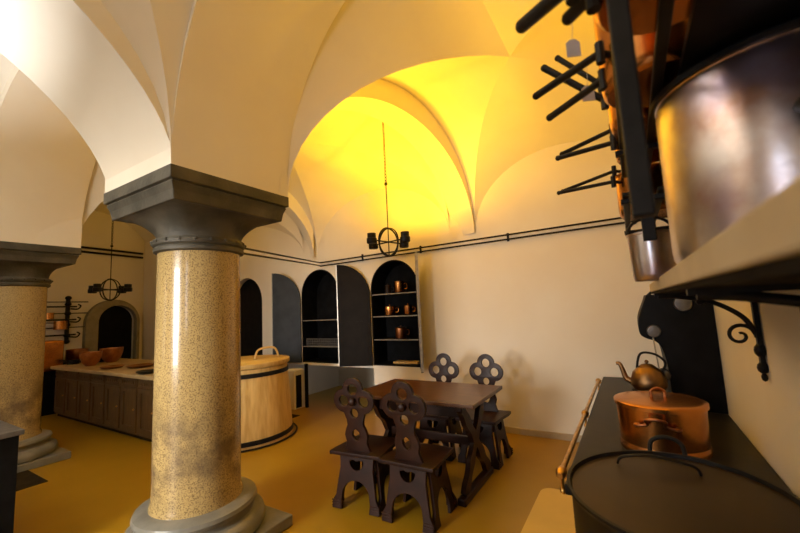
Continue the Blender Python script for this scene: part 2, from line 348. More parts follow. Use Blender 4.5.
# ================================================================== STOVE SIDE
t = thing('cooking_range', 'long black iron cooking range along the right wall', 'stove', (0, 0, 0))
bm = B(); box(bm, -.30, WX - .005, 1.86, 4.44, 0.0, .655); obj('body', bm, 'stove', t, smooth=0, bevel=.004)
bm = B(); box(bm, -.335, WX - .005, 1.84, 4.46, .655, .70); obj('hotplate', bm, 'stove', t, smooth=0, bevel=.006)
for i in range(3):
    y = 2.30 + i * .82
    d = obj('oven_door', box(B(), -.312, -.298, y - .28, y + .28, .12, .56), 'iron', t, smooth=0, bevel=.004)
    obj('door_handle', tube(B(), [(-.33, y - .08, .5), (-.33, y + .08, .5)], .009), 'brass', d)
rl = obj('rail', tube(B(), [(-.375, 1.97, .675), (-.375, 4.42, .675)], .013, 14), 'brass', t)
for y in (2.02, 3.10, 4.36):
    bm = B(); tube(bm, [(-.375, y, .655), (-.33, y, .655)], .009, 10); lathe(bm, [(0, -.04), (.014, -.04), (.022, -.025), (.026, 0), (.022, .025), (.014, .04), (0, .04)], 16, (-.375, y, .675), mtx=Matrix.Rotation(PI / 2, 4, 'X'))
    tube(bm, [(-.375, y, .675), (-.375, y, .60)], .008, 8); ball(bm, (-.375, y, .59), .016, seg=10)
    obj('rail_bracket', bm, 'brass', t)

# black iron flue housing at the far end of the range
t = thing('flue_housing', 'tall black iron flue housing standing on the far end of the range', 'flue', (0, 0, .7015))
prof = smoothpts([(.095, .80, 0), (.08, .76, 0), (.04, .66, 0), (.028, .60, 0), (.03, .53, 0), (.06, .50, 0), (.12, .475, 0), (.155, .42, 0), (.175, .30, 0), (.18, .14, 0), (.18, 0.002, 0)], 5)
ol = [(p.x, p.y) for p in prof] + [(WX - .01, 0.002), (WX - .01, .80)]
obj('casing', plate(ol, [], .60, T(0, 3.62, 0) @ XZ, bevel=.008), 'black', t)
for i, (x, z, r) in enumerate(((.11, .545, .045), (.135, .235, .045), (.30, .735, .055))):
    bm = lathe(B(), [(0, -.02), (r, -.02), (r, .006), (r * .9, .016), (r * .3, .02), (0, .02)], 32, (x, 3.31, z), mtx=Matrix.Rotation(PI / 2, 4, 'X')); d = obj('damper_disc', bm, 'disc', t)
    d['label'] = 'grey iron disc'
obj('pull_rod', tube(B(), [(.10, 3.295, .50), (.115, 3.295, .24)], .005, 8), 'steel', t)
bm = tube(B(), [(.10, 3.4, .80), (.16, 3.4, .86), (.22, 3.4, .80)], .012, 8); obj('top_lever', bm, 'iron', t)

# wall shelf above the range
t = thing('wall_shelf', 'thick plastered shelf carried on wrought iron brackets above the range', 'shelf', (0, 0, 0))
bm = B(); box(bm, .08, WX - .005, -.9, 2.26, 1.520, 1.560); obj('shelf_board', bm, 'shelf', t, smooth=0, bevel=.004)
bm = B(); box(bm, .085, WX - .005, -.9, 2.255, 1.510, 1.520); obj('sooty_underside', bm, 'shelf_under', t, smooth=0)  # underside is a separate thin near-black sheet
def bracket(y, lab):
    b = thing('shelf_bracket', lab, 'bracket', (WX, y, 1.51))
    b.parent = None
    bm = B(); box(bm, -.022, -.004, -.014, .014, -.34, 0); 
    ball(bm, (-.014, 0, -.345), .022, 1, 1, 1.2, 12); ball(bm, (-.014, 0, -.27), .024, 1, 1, 1.3, 12); ball(bm, (-.014, 0, -.385), .012, 1, 1, 1.6, 10); ball(bm, (-.014, 0, -.04), .02, 1, 1, 1, 10)
    o1 = obj('wall_strap', bm, 'iron', b)
    pts = smoothpts([(-.36, 0, -.012), (-.28, 0, -.02), (-.16, 0, -.05), (-.06, 0, -.12), (-.02, 0, -.20)], 8); obj('curved_arm', tube(B(), pts, .011, 10), 'iron', b)
    sp = [(-.075 + .055 * (1 - i / 30) * math.cos(-.2 + i * .33) * 1.0, 0, -.205 + .055 * (1 - i / 30) * math.sin(-.2 + i * .33)) for i in range(26)]
    obj('scroll', tube(B(), [(-.015, 0, -.17)] + sp, .009, 10, r2=.006), 'iron', b)
    bm = B(); box(bm, -.375, 0, -.011, .011, -.012, 0); obj('top_bar', bm, 'iron', b)
    ball_ = ball(B(), (-.20, 0, -.045), .018, seg=10); obj('boss', ball_, 'iron', b)
    return b
bk = bracket(2.25, 'wrought iron scroll bracket under the far end of the wall shelf')
dup(bk, (WX, .95, 1.51), label='wrought iron bracket under the shelf nearest the viewer, cut by the right edge')

# ---------------- iron hanging pan rack
t = thing('pan_rack', 'black iron pot rack hanging above the shelf, holding copper saucepans', 'pot rack', (0, 0, 0))
RK = [(.048, .80), (.085, 1.75)]
for x, y, zb in ((.0225, .55, 1.598), (.42, 1.26, 1.66), (.062, 1.30, 1.66), (.085, 1.93, 1.66), (.42, 1.93, 1.66)):
    obj('post', box(B(), x - (.0125 if y < .6 else .017), x + (.0125 if y < .6 else .017), y - .010, y + .010, zb, 2.95), 'iron', t, smooth=0, bevel=.003)
for z, y0, xs in ((1.80, 1.24, (.015, .10, .20, .30, .42)), (1.95, .54, (.0225, .09))):
    for x in xs:
        obj('rail', box(B(), x - .010, x + .010, y0, 1.95, z - .010, z), 'iron', t, smooth=0, bevel=.002)
    for y in (.56, 1.29, 1.92):
        if y > y0: obj('cross_bar', box(B(), .0, .45, y - .012, y + .012, z - .025, z - .010), 'iron', t, smooth=0, bevel=.002)
obj('rack_board', box(B(), .125, .46, .20, 1.95, 1.935, 1.95), 'black', t, smooth=0)
def saucepan(name, r, h, loc, yaw, label, hl=.26, hr=.011, droop=-.10, lid=False, m='copper', group=None, bars=None):
    t = thing(name, label, 'saucepan', loc, yaw, group)
    prof = [(0, 0), (r * .90, 0), (r * .97, .008), (r, .03), (r, h - .006), (r * 1.035, h - .004), (r * 1.035, h), (r * .98, h), (r * .975, .02), (0, .012)]
    obj('body', lathe(B(), prof, 40), m, t)
    # handle pointing along local -X
    hz = h * .78
    if bars:
        for bi, (q0, q1, br) in enumerate(bars):
            inv = Matrix.Rotation(-yaw, 4, 'Z') @ Matrix.Translation((-loc[0], -loc[1], -loc[2]))
            q0 = inv @ Vector(q0); q1 = inv @ Vector(q1); par = t; qr = Vector((q0.x * .9, q0.y * .9, q0.z))
            if bi: 
                par = obj('lid', lathe(B(), [(0, h + .012), (r * .5, h + .010), (r * .98, h + .006), (r * 1.04, h + .002), (r * 1.04, h - .002), (0, h)], 40), 'copper_old', t)
            e_ = (q0 * .86).to_tuple()
            hb = tube(B(), [(q0.x * .80, q0.y * .80, q0.z - .004), q0, q0.lerp(q1, .3), q1], br * .85, 12, r2=br, flat=.75); ball(hb, q1, br * .95, seg=12)
            tube(hb, [q0 - Vector((0, 0, br * 2.2)), q0 + Vector((0, 0, br * 2.2))], br * .9, 8)
            obj('handle' if not bi else 'lid_handle', hb, 'handle', par)
        return t
    pts = [(-r * .98, 0, hz), (-r - .03, 0, hz + .006), (-r - .08, 0, hz + droop * .2), (-r - hl * .9, 0, hz + droop * .95), (-r - hl, 0, hz + droop)]
    hb = tube(B(), pts, hr * .8, 10, r2=hr, flat=.7); ball(hb, pts[-1], hr, seg=10)
    hd = obj('handle', hb, 'handle', t)
    rv = B()
    for s in (-1, 1): ball(rv, (-r * .99, s * .018, hz), .006, seg=8)
    box(rv, -r - .006, -r * .96, -.028, .028, hz - .012, hz + .012)
    obj('rivet_plate', rv, 'handle', hd)
    if lid:
        obj('lid', lathe(B(), [(0, h + .022), (r * .5, h + .018), (r * .98, h + .006), (r * 1.04, h + .002), (r * 1.04, h - .002), (0, h)], 40), 'copper_old', t)
    return t
# pans whose iron handles stick out into the room (loc = centre of pan bottom, yaw turns the handle)
for r_, h_, c_, lab, bars in (
    (.10, .16, (.09, 1.66, 1.80), 'copper saucepan with lid standing lowest on the hanging rack, handles pointing left', [((-.016, 1.60, 1.935), (-.219, 1.68, 1.953), .0095), ((-.010, 1.62, 1.981), (-.211, 1.74, 1.974), .009)]),
    (.085, .11, (.085, 1.44, 1.95), 'copper saucepan with lid on the upper rack rails beyond the tall one', [((-.001, 1.40, 2.012), (-.184, 1.48, 2.032), .011), ((.0, 1.40, 2.056), (-.174, 1.52, 2.059), .010)]),
    (.075, .12, (.07, 1.17, 1.95), 'copper saucepan half hidden between its neighbours, handles tilted upward', [((-.010, 1.10, 2.022), (-.150, 1.10, 2.170), .0105), ((-.015, 1.14, 2.089), (-.118, 1.16, 2.222), .0095)]),
    (.105, .25, (.092, .955, 1.95), 'tall copper saucepan on the upper rack rails behind the iron post', [((-.006, .92, 1.985), (-.141, 1.05, 1.995), .0105), ((-.006, .88, 2.025), (-.164, 1.01, 2.046), .0105)])):
    saucepan('saucepan', r_, h_, c_, 0, lab, bars=bars)
saucepan('saucepan', .10, .15, (.09, .66, 1.951), 0, 'copper pan cut by the top edge with two thick black handles', bars=[((-.03, .60, 1.985), (-.127, .70, 2.025), .0135), ((-.006, .63, 1.975), (-.046, .68, 1.989), .012)])
for x_, y_, r_, h_ , lab in ((.335, .62, .12, .28, 'sooty dark cauldron on the rack board nearest the viewer'), (.335, 1.0, .12, .26, 'sooty dark cauldron on the rack board above the large tinned pot'), (.335, 1.40, .12, .25, 'sooty dark cauldron deepest on the rack board')):
    c_ = thing('cauldron', lab, 'cauldron', (x_, y_, 1.951), 0, 'dark cauldrons on the rack board')
    obj('body', lathe(B(), [(0, 0), (r_ * .8, 0), (r_ * .98, .03), (r_, .08), (r_ * .96, h_ - .02), (r_ * 1.03, h_), (r_ * .97, h_), (r_ * .93, .05), (0, .01)], 40), 'copper_dark', c_)
    obj('bail_handle', tube(B(), [(r_ * math.cos(PI * i / 16), 0, h_ + .07 * math.sin(PI * i / 16)) for i in range(17)], .006, 8), 'iron', c_)

# small copper pot hanging under the rack
t = thing('hanging_pot', 'small shiny copper pot hanging under the rack beside the shelf edge', 'pot', (.072, 1.52, 1.552))
r = .066; h = .16
obj('body', lathe(B(), [(0, 0), (r * .85, 0), (r * .9, .004), (r * .94, .02), (r, h - .008), (r * 1.06, h - .006), (r * 1.06, h), (r * .97, h), (r * .9, .02), (0, .01)], 36), 'tin', t)
obj('bail_handle', tube(B(), [(r * math.cos(a), 0, h + .055 * math.sin(a)) for a in [PI * i / 14 for i in range(15)]], .005, 8), 'iron', t)
obj('hook', tube(B(), smoothpts([(0, 0, h + .05), (.012, 0, h + .07), (0, 0, h + .09)], 5), .004, 8), 'iron', t)

# big tinned pot on the shelf
t = thing('stock_pot', 'large tinned copper stock pot in close-up on the wall shelf', 'pot', (.275, 1.0, 1.560))
r = .19; h = .36
obj('body', lathe(B(), [(0, 0), (r * .95, 0), (r * .99, .012), (r, .03), (r, h - .03), (r * .985, h - .012), (r * 1.03, h - .004), (r * 1.03, h), (r * .97, h), (r * .97, .02), (0, .012)], 72), 'tin', t)
obj('lid', lathe(B(), [(0, h + .03), (r * .6, h + .025), (r * 1.0, h + .008), (r * 1.045, h + .002), (r * 1.045, h - .010), (0, h + .001)], 72), 'iron', t)
hb = tube(B(), smoothpts([(-.02, -r * 1.0, h * .62), (-.02, -r - .045, h * .60), (.05, -r - .055, h * .60), (.10, -r - .03, h * .60), (.10, -r * .86, h * .62)], 6), .010, 10)
obj('side_handle', hb, 'iron', t)

# paper tags hanging from pans
def circ0(r, n=28): return [(r * math.cos(2 * PI * i / n), r * math.sin(2 * PI * i / n)) for i in range(n)]
def ptag(loc, rz, label, w_=.032, h_=.044):
    bm = plate([(-w_ / 2, -h_ / 2), (w_ / 2, -h_ / 2), (w_ / 2, h_ * .3), (w_ * .2, h_ / 2), (-w_ * .2, h_ / 2), (-w_ / 2, h_ * .3)], [], .0012, Matrix.Rotation(rz, 4, 'Z') @ XZ)
    tube(bm, [(0, 0, h_ / 2), (.004, 0, h_ / 2 + .05)], .0007, 5)
    o = obj('paper_tag', bm, 'paper'); o.location = loc; return tag(o, label, 'tag', 'paper tags on the saucepans')
ptag((-.059, .93, 2.09), .45, 'grey pointed paper tag dangling highest among the pan handles')
ptag((-.045, 1.08, 2.045), .45, 'whiter paper tag dangling below the grey one by the saucepan handles')

# ---------------- pots on the range
t = thing('lidded_copper_pot', 'round copper casserole with lid standing on the range', 'pot', (.065, 2.46, .701))
r = .203; h = .245
obj('body', lathe(B(), [(0, 0), (r * .93, 0), (r * .98, .01), (r * .985, .035), (r * .955, .045), (r * .955, .05), (r * .985, h - .02), (r, h), (r * .96, h), (r * .95, .02), (0, .012)], 64), 'copper', t)
ld = obj('lid', lathe(B(), [(0, h + .022), (r * .4, h + .020), (r * .85, h + .012), (r * 1.0, h + .008), (r * 1.03, h + .004), (r * 1.03, h - .014), (r * 1.01, h - .014), (0, h + .002)], 64), 'copper', t)
hb = tube(B(), smoothpts([(-.03, -.01, h + .02), (-.03, -.01, h + .05), (0, 0, h + .065), (.03, .01, h + .05), (.03, .01, h + .02)], 6), .007, 10)
obj('lid_handle', hb, 'copper_old', ld)
a0 = -PI / 2 - .12
def sidehandle(a0, par, r=r, z=.165, m='copper_old', s=1.35):
    ca, sa = math.cos(a0), math.sin(a0); tx, ty = -sa, ca
    def q(k, d, zz): return ((r + d) * ca + tx * k * s, (r + d) * sa + ty * k * s, zz)
    bm = tube(B(), smoothpts([q(-.07, -.003, z), q(-.055, .012, z), q(-.028, .016, z + .01), q(-.03, .04, z + .035), q(0, .05, z + .045), q(.03, .04, z + .035), q(.028, .016, z + .01), q(.055, .012, z), q(.07, -.003, z)], 6), .0075, 10)
    for k in (-.062, .062): ball(bm, q(k, .004, z), .016, 1, 1, .7, 10)
    return obj('side_handle', bm, m, par)
sidehandle(a0, t); sidehandle(a0 + PI, t)

t = thing('cauldron', 'huge dark lidded floor-standing cauldron in the near right corner beside the range', 'cauldron', (.055, 1.46, .0))
rx, ry, h = .30, .325, .90
sc = lambda a: [(q[0], q[1]) for q in a]
obj('body', lathe(B(), [(0, 0), (.93, 0), (.97, .01), (.98, h - .02), (1.0, h - .006), (1.02, h), (1.02, h + .008), (.985, h + .008), (.97, h - .01), (.95, .02), (0, .015)], 96, sx=rx, sy=ry), 'iron', t)
ld = obj('lid', lathe(B(), [(0, h + .004), (.3, h + .003), (.7, h), (.93, h - .004), (.968, h - .004), (.968, h - .012), (0, h - .010)], 96, sx=rx, sy=ry), 'copper_dark', t)
obj('lid_strap', tube(B(), smoothpts([(-.16, .16, h + .004), (-.14, .16, h + .03), (-.05, .16, h + .045), (.06, .16, h + .03), (.08, .16, h + .004)], 6), .009, 10, flat=.5), 'iron', ld)
hb = tube(B(), smoothpts([(-.05, ry * .98, h - .03), (-.055, ry + .02, h - .01), (-.05, ry + .035, h + .03), (-.02, ry + .04, h + .05), (.02, ry + .04, h + .05), (.05, ry + .035, h + .03), (.055, ry + .02, h - .01), (.05, ry * .98, h - .03)], 6), .008, 10)
obj('end_handle', hb, 'handle', t)

def kettle(loc, yaw, label, s=1.0, m='kettle'):
    t = thing('kettle', label, 'kettle', loc, yaw)
    r = .085 * s
    obj('body', lathe(B(), [(0, 0), (r * .85, 0), (r, r * .25), (r, r * .55), (r * .85, r * 1.05), (r * .55, r * 1.35), (r * .45, r * 1.4), (0, r * 1.4)], 36), m, t)
    ld = obj('lid', lathe(B(), [(0, r * 1.62), (r * .3, r * 1.55), (r * .48, r * 1.42), (r * .48, r * 1.38), (0, r * 1.38)], 28), m, t)
    obj('knob', ball(B(), (0, 0, r * 1.72), r * .12, seg=10), m, ld)
    obj('spout', tube(B(), smoothpts([(-r * .9, 0, r * .4), (-r * 1.25, 0, r * .6), (-r * 1.4, 0, r * 1.1), (-r * 1.55, 0, r * 1.5), (-r * 1.75, 0, r * 1.52)], 6), r * .2, 12, r2=r * .10), m, t)
    obj('handle', tube(B(), smoothpts([(r * .75, 0, r * 1.1), (r * 1.0, 0, r * 1.7), (r * .5, 0, r * 2.2), (-r * .3, 0, r * 2.2), (-r * .6, 0, r * 1.15)], 6), r * .07, 8), 'iron', t)
    return t
tv = obj('trivet', plate(circ0(.095), [circ0(.07)], .012, T(0, 0, .164)), 'iron')
for i in range(3): tube_ = None
bmq = B(); bmq.from_mesh(tv.data)
for i in range(3): tube(bmq, [(.085 * math.cos(i * 2.094), .085 * math.sin(i * 2.094), 0.001), (.082 * math.cos(i * 2.094), .082 * math.sin(i * 2.094), .16)], .007, 8)
bmq.to_mesh(tv.data); bmq.free(); tv.location = (.03, 3.12, .70); tag(tv, 'black iron trivet under the old kettle, behind the copper casserole', 'trivet')
kettle((.04, 3.12, .872), math.radians(-8), 'old copper kettle with curved spout on the far end of the range', 1.25)

# pale floor board beside the range
ol = []
for (cx_, cy_, a0) in ((-.42, 3.22, 0), (-.68, 3.22, PI / 2), (-.68, 1.3, PI), (-.42, 1.3, 1.5 * PI)):
    for i in range(7): a = a0 + PI / 2 * i / 6; ol.append((cx_ + .09 * math.cos(a), cy_ + .09 * math.sin(a)))
o = obj('floor_mat', plate(ol, [], .012, T(0, 0, .006)), 'board'); tag(o, 'pale yellow mat with rounded corners lying on the floor beside the range', 'mat')

# ================================================================== CUPBOARDS IN THE FAR WALL
def cupboard(x0, x1, label, shelves, flank):
    t = thing('wall_cupboard', label, 'cupboard', ((x0 + x1) / 2, WY, .70))
    w = (x1 - x0) / 2; H = 1.50; D = .36
    outer = archpoly(-w + .002, w - .002, .002, H - .002); inner = archpoly(-w + .018, w - .018, .02, H - .018)
    obj('casing', plate(outer, [inner], D, T(0, D / 2 + .002, 0) @ XZ), 'black', t)
    obj('back_panel', plate(inner, [], .01, T(0, D - .01, 0) @ XZ), 'black', t)
    for z in shelves:
        hw = w - .02
        if z > H - w: hw = math.sqrt(max(.01, w * w - (z - (H - w)) ** 2)) - .02
        s = obj('shelf', box(B(), -hw, hw, .015, D - .02, z - .010, z), 'black', t, smooth=0)
        obj('shelf_edge', box(B(), -hw, hw, .004, .014, z - .012, z + .002), 'steel', s, smooth=0)
    return t
cb1 = cupboard(-4.72, -3.90, 'black arched wall cupboard left of the other, nearly empty inside', (.26, .68), 0)
cb2 = cupboard(-3.28, -2.48, 'black arched wall cupboard right of the other, holding copper pots on shelves', (.37, .70, 1.02), 0)
def leaf(parent, hx, side, ang, m, lab, wl=.40, edge=True):
    # quarter-arch leaf hinged at local x=hx, swinging out; side=-1 left leaf (arch side at the hinge), +1 right leaf
    H = 1.50; n = 14
    pts = [(0, 0), (wl, 0), (wl, H)] + [(wl - wl * math.sin(PI / 2 * i / n), H - wl + wl * math.cos(PI / 2 * i / n)) for i in range(1, n + 1)]
    if side > 0: pts = [(-x, y) for x, y in pts]
    bm = plate(pts, [], .03, Matrix.Rotation(ang, 4, 'Z') @ XZ)
    o = obj('door_leaf', bm, m, parent, bevel=.002); o.location = (hx, -.02, 0)
    if lab: o['label'] = lab
    e = obj('door_edge', box(B(), wl - .004 if side < 0 else -wl - .008, wl + .008 if side < 0 else -wl + .004, -.018, .018, .01, H, Matrix.Rotation(ang, 4, 'Z')), 'steel', o, smooth=0)
    ribm = plate([(wl * .08, .04), (wl * .92, .04), (wl * .92, .64), (wl * .08, .64)] if side < 0 else [(-wl * .92, .04), (-wl * .08, .04), (-wl * .08, .64), (-wl * .92, .64)], [], .040, Matrix.Rotation(ang, 4, 'Z') @ XZ)
    obj('lower_panel', ribm, m, o)
    return o
w1 = .41; w2 = .40
leaf(cb1, -w1 + .0, -1, math.radians(-158), 'leaf_grey', 'open grey metal door leaf', .50)
leaf(cb2, -w2 + .0, -1, math.radians(-158), 'leaf_brown', 'open dark brown door leaf', .50)
leaf(cb2, w2 + .0, 1, math.radians(120), 'black', None)
# copper pots on shelves
def jar(x, z, r, h, label, m='copper', lid=True, y=WY + .13):
    t = thing('copper_pot', label, 'pot', (x, y, z), .6)
    obj('body', lathe(B(), [(0, 0), (r * .95, 0), (r, .01), (r, h - .005), (r * 1.03, h - .003), (r * 1.03, h), (r * .96, h), (r * .95, .015), (0, .01)], 32), m, t)
    if lid:
        l = obj('lid', lathe(B(), [(0, h + .015), (r * .7, h + .012), (r * 1.04, h + .003), (r * 1.04, h), (0, h + .001)], 32), m, t); obj('knob', ball(B(), (0, 0, h + .025), .01, seg=8), m, l)
    obj('handle', tube(B(), smoothpts([(r * .98, 0, h * .8), (r + .035, 0, h * .78), (r + .035, 0, h * .4), (r * .98, 0, h * .35)], 5), .005, 8), m, t)
    return t
G = 'copper pots inside the right cupboard'
for x, z, r, h, lab, m, lid in (
    (-2.86, 1.722, .075, .17, 'tall bright copper canister on the top cupboard shelf, right side', 'copper', False),
    (-3.06, 1.722, .045, .12, 'dark small pot left of the bright canister on the top cupboard shelf', 'copper_dark', True),
    (-3.04, 1.402, .085, .13, 'lidded copper pot left on the middle cupboard shelf', 'copper', True),
    (-2.73, 1.402, .060, .13, 'smaller copper pot right on the middle cupboard shelf', 'copper', True),
    (-2.87, 1.072, .080, .15, 'dull copper pot alone on the lower cupboard shelf', 'copper_old', True)):
    jar(x, z, r, h, lab, m, lid, ).__setitem__('group', G)
o = obj('wooden_board', box(B(), -.20, .20, -.07, .07, 0, .03), 'tub', None, smooth=0, bevel=.006); o.location = (-2.80, WY + .16, .722); tag(o, 'reddish wooden board lying in the bottom of the right cupboard', 'board')
o = obj('wire_grate', plate([(-.36, 0), (.36, 0), (.36, .12), (-.36, .12)], [[(-.34 + i * .04 + d, .015 + j * .033) , (-.315 + i * .04 + d, .015 + j * .033), (-.315 + i * .04 + d, .035 + j * .033), (-.34 + i * .04 + d, .035 + j * .033)] for i in range(17) for j in range(3) for d in (0,)], .01, XZ), 'disc'); o.location = (-4.31, WY + .05, .962)
tag(o, 'perforated dark metal grate standing on the lower shelf of the left cupboard', 'grate')
# iron foot and white ash box below the cupboards
o = obj('iron_post', box(B(), -.02, .02, -.02, .02, 0, .685), 'black'); o.location = (-4.60, WY - .04, 0); tag(o, 'thin black iron post standing under the left cupboard', 'post')
t = thing('ash_box', 'small white plastered box with a dark square opening under the left cupboard', 'box', (-4.80, 4.36, 0))
obj('case', box(B(), -.13, .13, -.08, .14, 0, .60), 'plaster', t, smooth=0, bevel=.005); obj('opening_door', box(B(), .128, .138, -.05, .06, .02, .52), 'black', t, smooth=0)

# ================================================================== TABLE AND CHAIRS
def circ(cx_, cy_, r, n=20, ph=0): return [(cx_ + r * math.cos(2 * PI * i / n + ph), cy_ + r * math.sin(2 * PI * i / n + ph)) for i in range(n)]
def chair(label, loc, yaw):
    t = thing('carved_chair', label, 'chair', loc, yaw, 'carved chairs around the dark table')
    SH = .42
    ol = [(-.215, -.20), (.215, -.20), (.219, -.12), (.205, 0), (.195, .21), (-.195, .21), (-.205, 0), (-.219, -.12)]
    obj('seat', plate(ol, [], .028, T(0, 0, SH - .014), bevel=.006), 'wood_dark', t)
    # boards: local profile x across, y up from 0..SH-.028
    def board(wt, wb, h):
        a = .5
        o_ = [(-wt / 2, h), (-wt / 2 + .005, h * .75), (-wb / 2 + .03, .10), (-wb / 2, .05), (-wb / 2, 0), (-wb / 2 + .085, 0), (-wb / 2 + .08, .06)]
        arc = [(math.cos(PI - PI * i / 12) * (wb / 2 - .085), .10 + .11 * math.sin(PI * i / 12)) for i in range(13)]
        R = o_ + arc + [(-x, y) for x, y in o_[::-1]]
        hole = [(math.cos(PI + PI * i / 12) * .062, h - .045 + .065 * math.sin(PI + PI * i / 12)) for i in range(13)] + [(.03, h - .038), (0, h - .048), (-.03, h - .038)]
        return R, [hole]
    h = SH - .028
    for s, nm in ((-1, 'rear_board'), (1, 'front_board')):
        R, Hh = board(.30, .41, h)
        tilt = Matrix.Translation((0, s * .15, h)) @ Matrix.Rotation(s * .12, 4, 'X') @ Matrix.Translation((0, 0, -h)) @ XZ
        bm = plate(R, Hh, .026, tilt)
        zmin = min(v.co.z for v in bm.verts)
        for v in bm.verts:
            if v.co.z < .004: v.co.z = 0.001
        # grooved feet
        for sx in (-1, 1):
            for kz in range(3): tube(bm, [(sx * .21, s * .19 - .014, .02 + kz * .02), (sx * .13, s * .19 - .014, .02 + kz * .02)], .0055, 6)
        obj(nm, bm, 'wood_dark', t, bevel=.003)
    for s in (-1, 1):
        R, Hh = board(.26, .34, h)
        tilt = Matrix.Translation((s * .145, 0, h)) @ Matrix.Rotation(-s * .12, 4, 'Y') @ Matrix.Translation((0, 0, -h)) @ YZ
        bm = plate(R, Hh, .024, tilt)
        for v in bm.verts:
            if v.co.z < .004: v.co.z = 0.001
        obj('side_board', bm, 'wood_dark', t, bevel=.003)
    # quatrefoil back, at rear (local -Y), leaning back
    cz = .385; d = .090; R_ = .088
    def outr(a):
        best = 0
        for k_ in range(4):
            b = k_ * PI / 2; ca = math.cos(a - b)
            disc = R_ * R_ - d * d * (1 - ca * ca)
            if disc > 0 and ca > 0: best = max(best, d * ca + math.sqrt(disc))
        return best
    pts = []
    for i in range(49):
        a = math.radians(-62) + math.radians(304) * i / 48; rr = outr(a); pts.append((rr * math.cos(a), cz + rr * math.sin(a)))
    neckL = [(-.068, .20), (-.088, .16), (-.10, .12), (-.088, .07), (-.10, .03), (-.115, 0)]
    ol = pts + neckL + [(-x, y) for x, y in neckL[::-1]]
    hl = [circ(d * math.cos(k_ * PI / 2), cz + d * math.sin(k_ * PI / 2), .046, 18) for k_ in range(4)]
    hl[3] = circ(0, cz - d - .004, .038, 18)
    hl.append([(0.0, .175), (-.032, .15), (-.038, .115), (-.02, .085), (0, .075), (.02, .085), (.038, .115), (.032, .15)])
    mt = Matrix.Translation((0, -.135, SH - .002)) @ Matrix.Rotation(.10, 4, 'X') @ XZ
    bk_ = obj('backrest', plate(ol, hl, .026, mt, bevel=.003), 'wood_dark', t)
    rs = lathe(B(), [(0, .012), (.02, .010), (.03, 0), (.03, -.03), (.02, -.040), (0, -.042)], 16, mtx=Matrix.Rotation(-PI / 2, 4, 'X'))
    bmesh.ops.transform(rs, matrix=Matrix.Translation((0, -.135, SH)) @ Matrix.Rotation(.10, 4, 'X') @ Matrix.Translation((0, -.014 + .0, cz)), verts=rs.verts[:])
    obj('carved_rosette', rs, 'wood_dark', bk_)
    return t
c0 = chair('dark carved quatrefoil-back chair on the near side of the table, farther left', (-1.945, 2.54, 0), math.radians(6))
dup(c0, (-1.475, 2.54, 0), math.radians(1), 'dark carved quatrefoil-back chair nearest the viewer, right of its twin')
dup(c0, (-1.85, 3.68, 0), math.radians(181), 'dark carved quatrefoil-back chair behind the table, left of the two by the wall')
dup(c0, (-1.375, 3.69, 0), math.radians(179), 'dark carved quatrefoil-back chair behind the table, nearest the right wall')

t = thing('trestle_table', 'low dark wooden trestle table between the four carved chairs', 'table', (-1.66, 3.09, 0))
obj('tabletop', box(B(), -.58, .58, -.37, .36, .728, .76), 'wood_top', t, smooth=0, bevel=.006)
for s in (-1, 1):
    x = s * .42
    def bar(p0, p1, w_, th=.04):
        # wavy board in the YZ plane
        p0 = Vector(p0); p1 = Vector(p1); d_ = (p1 - p0).normalized(); n_ = Vector((-d_.y, d_.x)); L, Rr = [], []
        for i in range(25):
            f = i / 24; q = p0 + (p1 - p0) * f; ww = w_ * (.5 + .09 * math.sin(f * PI * 8)); L.append(q + n_ * ww); Rr.append(q - n_ * ww)
        return plate([(v.x, v.y) for v in L + Rr[::-1]], [], th, T(x, 0, 0) @ YZ)
    f_ = box(B(), x - .035, x + .035, -.34, .325, 0, .055); obj('foot', f_, 'wood_dark', t, smooth=0, bevel=.01)
    obj('top_bearer', box(B(), x - .03, x + .03, -.30, .30, .68, .728), 'wood_dark', t, smooth=0, bevel=.006)
    obj('crossed_leg', bar((-.27, .05), (.25, .69), .085), 'wood_dark', t); obj('crossed_leg', bar((.27, .05), (-.25, .69), .085, .043), 'wood_dark', t)
obj('stretcher', box(B(), -.42, .42, -.018, .018, .33, .40), 'wood_dark', t, smooth=0, bevel=.005)
obj('apron', box(B(), -.40, .40, -.20, -.17, .60, .728), 'wood_dark', t, smooth=0, bevel=.004)
obj('apron', box(B(), -.40, .40, .17, .20, .60, .728), 'wood_dark', t, smooth=0, bevel=.004)

# ================================================================== TUB
t = thing('wooden_tub', 'big pale wooden tub with black iron hoops behind the granite column', 'tub', (-4.36, 3.14, 0))
R0 = .60; R1 = .545; H = .93; bm = B(); n = 26; prof = []
stv = lathe(B(), [(0, .03), (R0 * .97, .03), (R0, .0), (R0 + .005, .02), (R0 * .985, .2), ((R0 + R1) / 2, .5), (R1, H - .06), (R1 + .015, H - .055), (R1 + .03, H - .04), (R1 + .03, H), (R1 - .02, H), (R1 - .03, H - .06), (0, H - .06)], 104)
for v in stv.verts:
    a = math.atan2(v.co.y, v.co.x) * n / (2 * PI); f = abs(a - round(a))
    if f < .10 and v.co.z < H - .05: v.co.x *= .992; v.co.y *= .992
obj('staves', stv, 'tub', t, smooth=50)
obj('lid', lathe(B(), [(0, H + .005), (R1 - .03, H + .005), (R1 - .022, H), (R1 - .022, H - .05), (0, H - .05)], 72), 'tublid', t)
for z, rr in ((.06, R0 + .004), (.80, R1 + .006)):
    obj('iron_hoop', lathe(B(), [(rr - .02, z - .025), (rr + .008, z - .025), (rr + .005, z + .025), (rr - .02, z + .025)], 72), 'iron', t)
obj('lid_handle', tube(B(), smoothpts([(.10, .1, H + .004), (.10, .16, H + .12), (.18, .34, H + .13), (.2, .40, H + .004)], 6), .014, 10), 'tub', t)
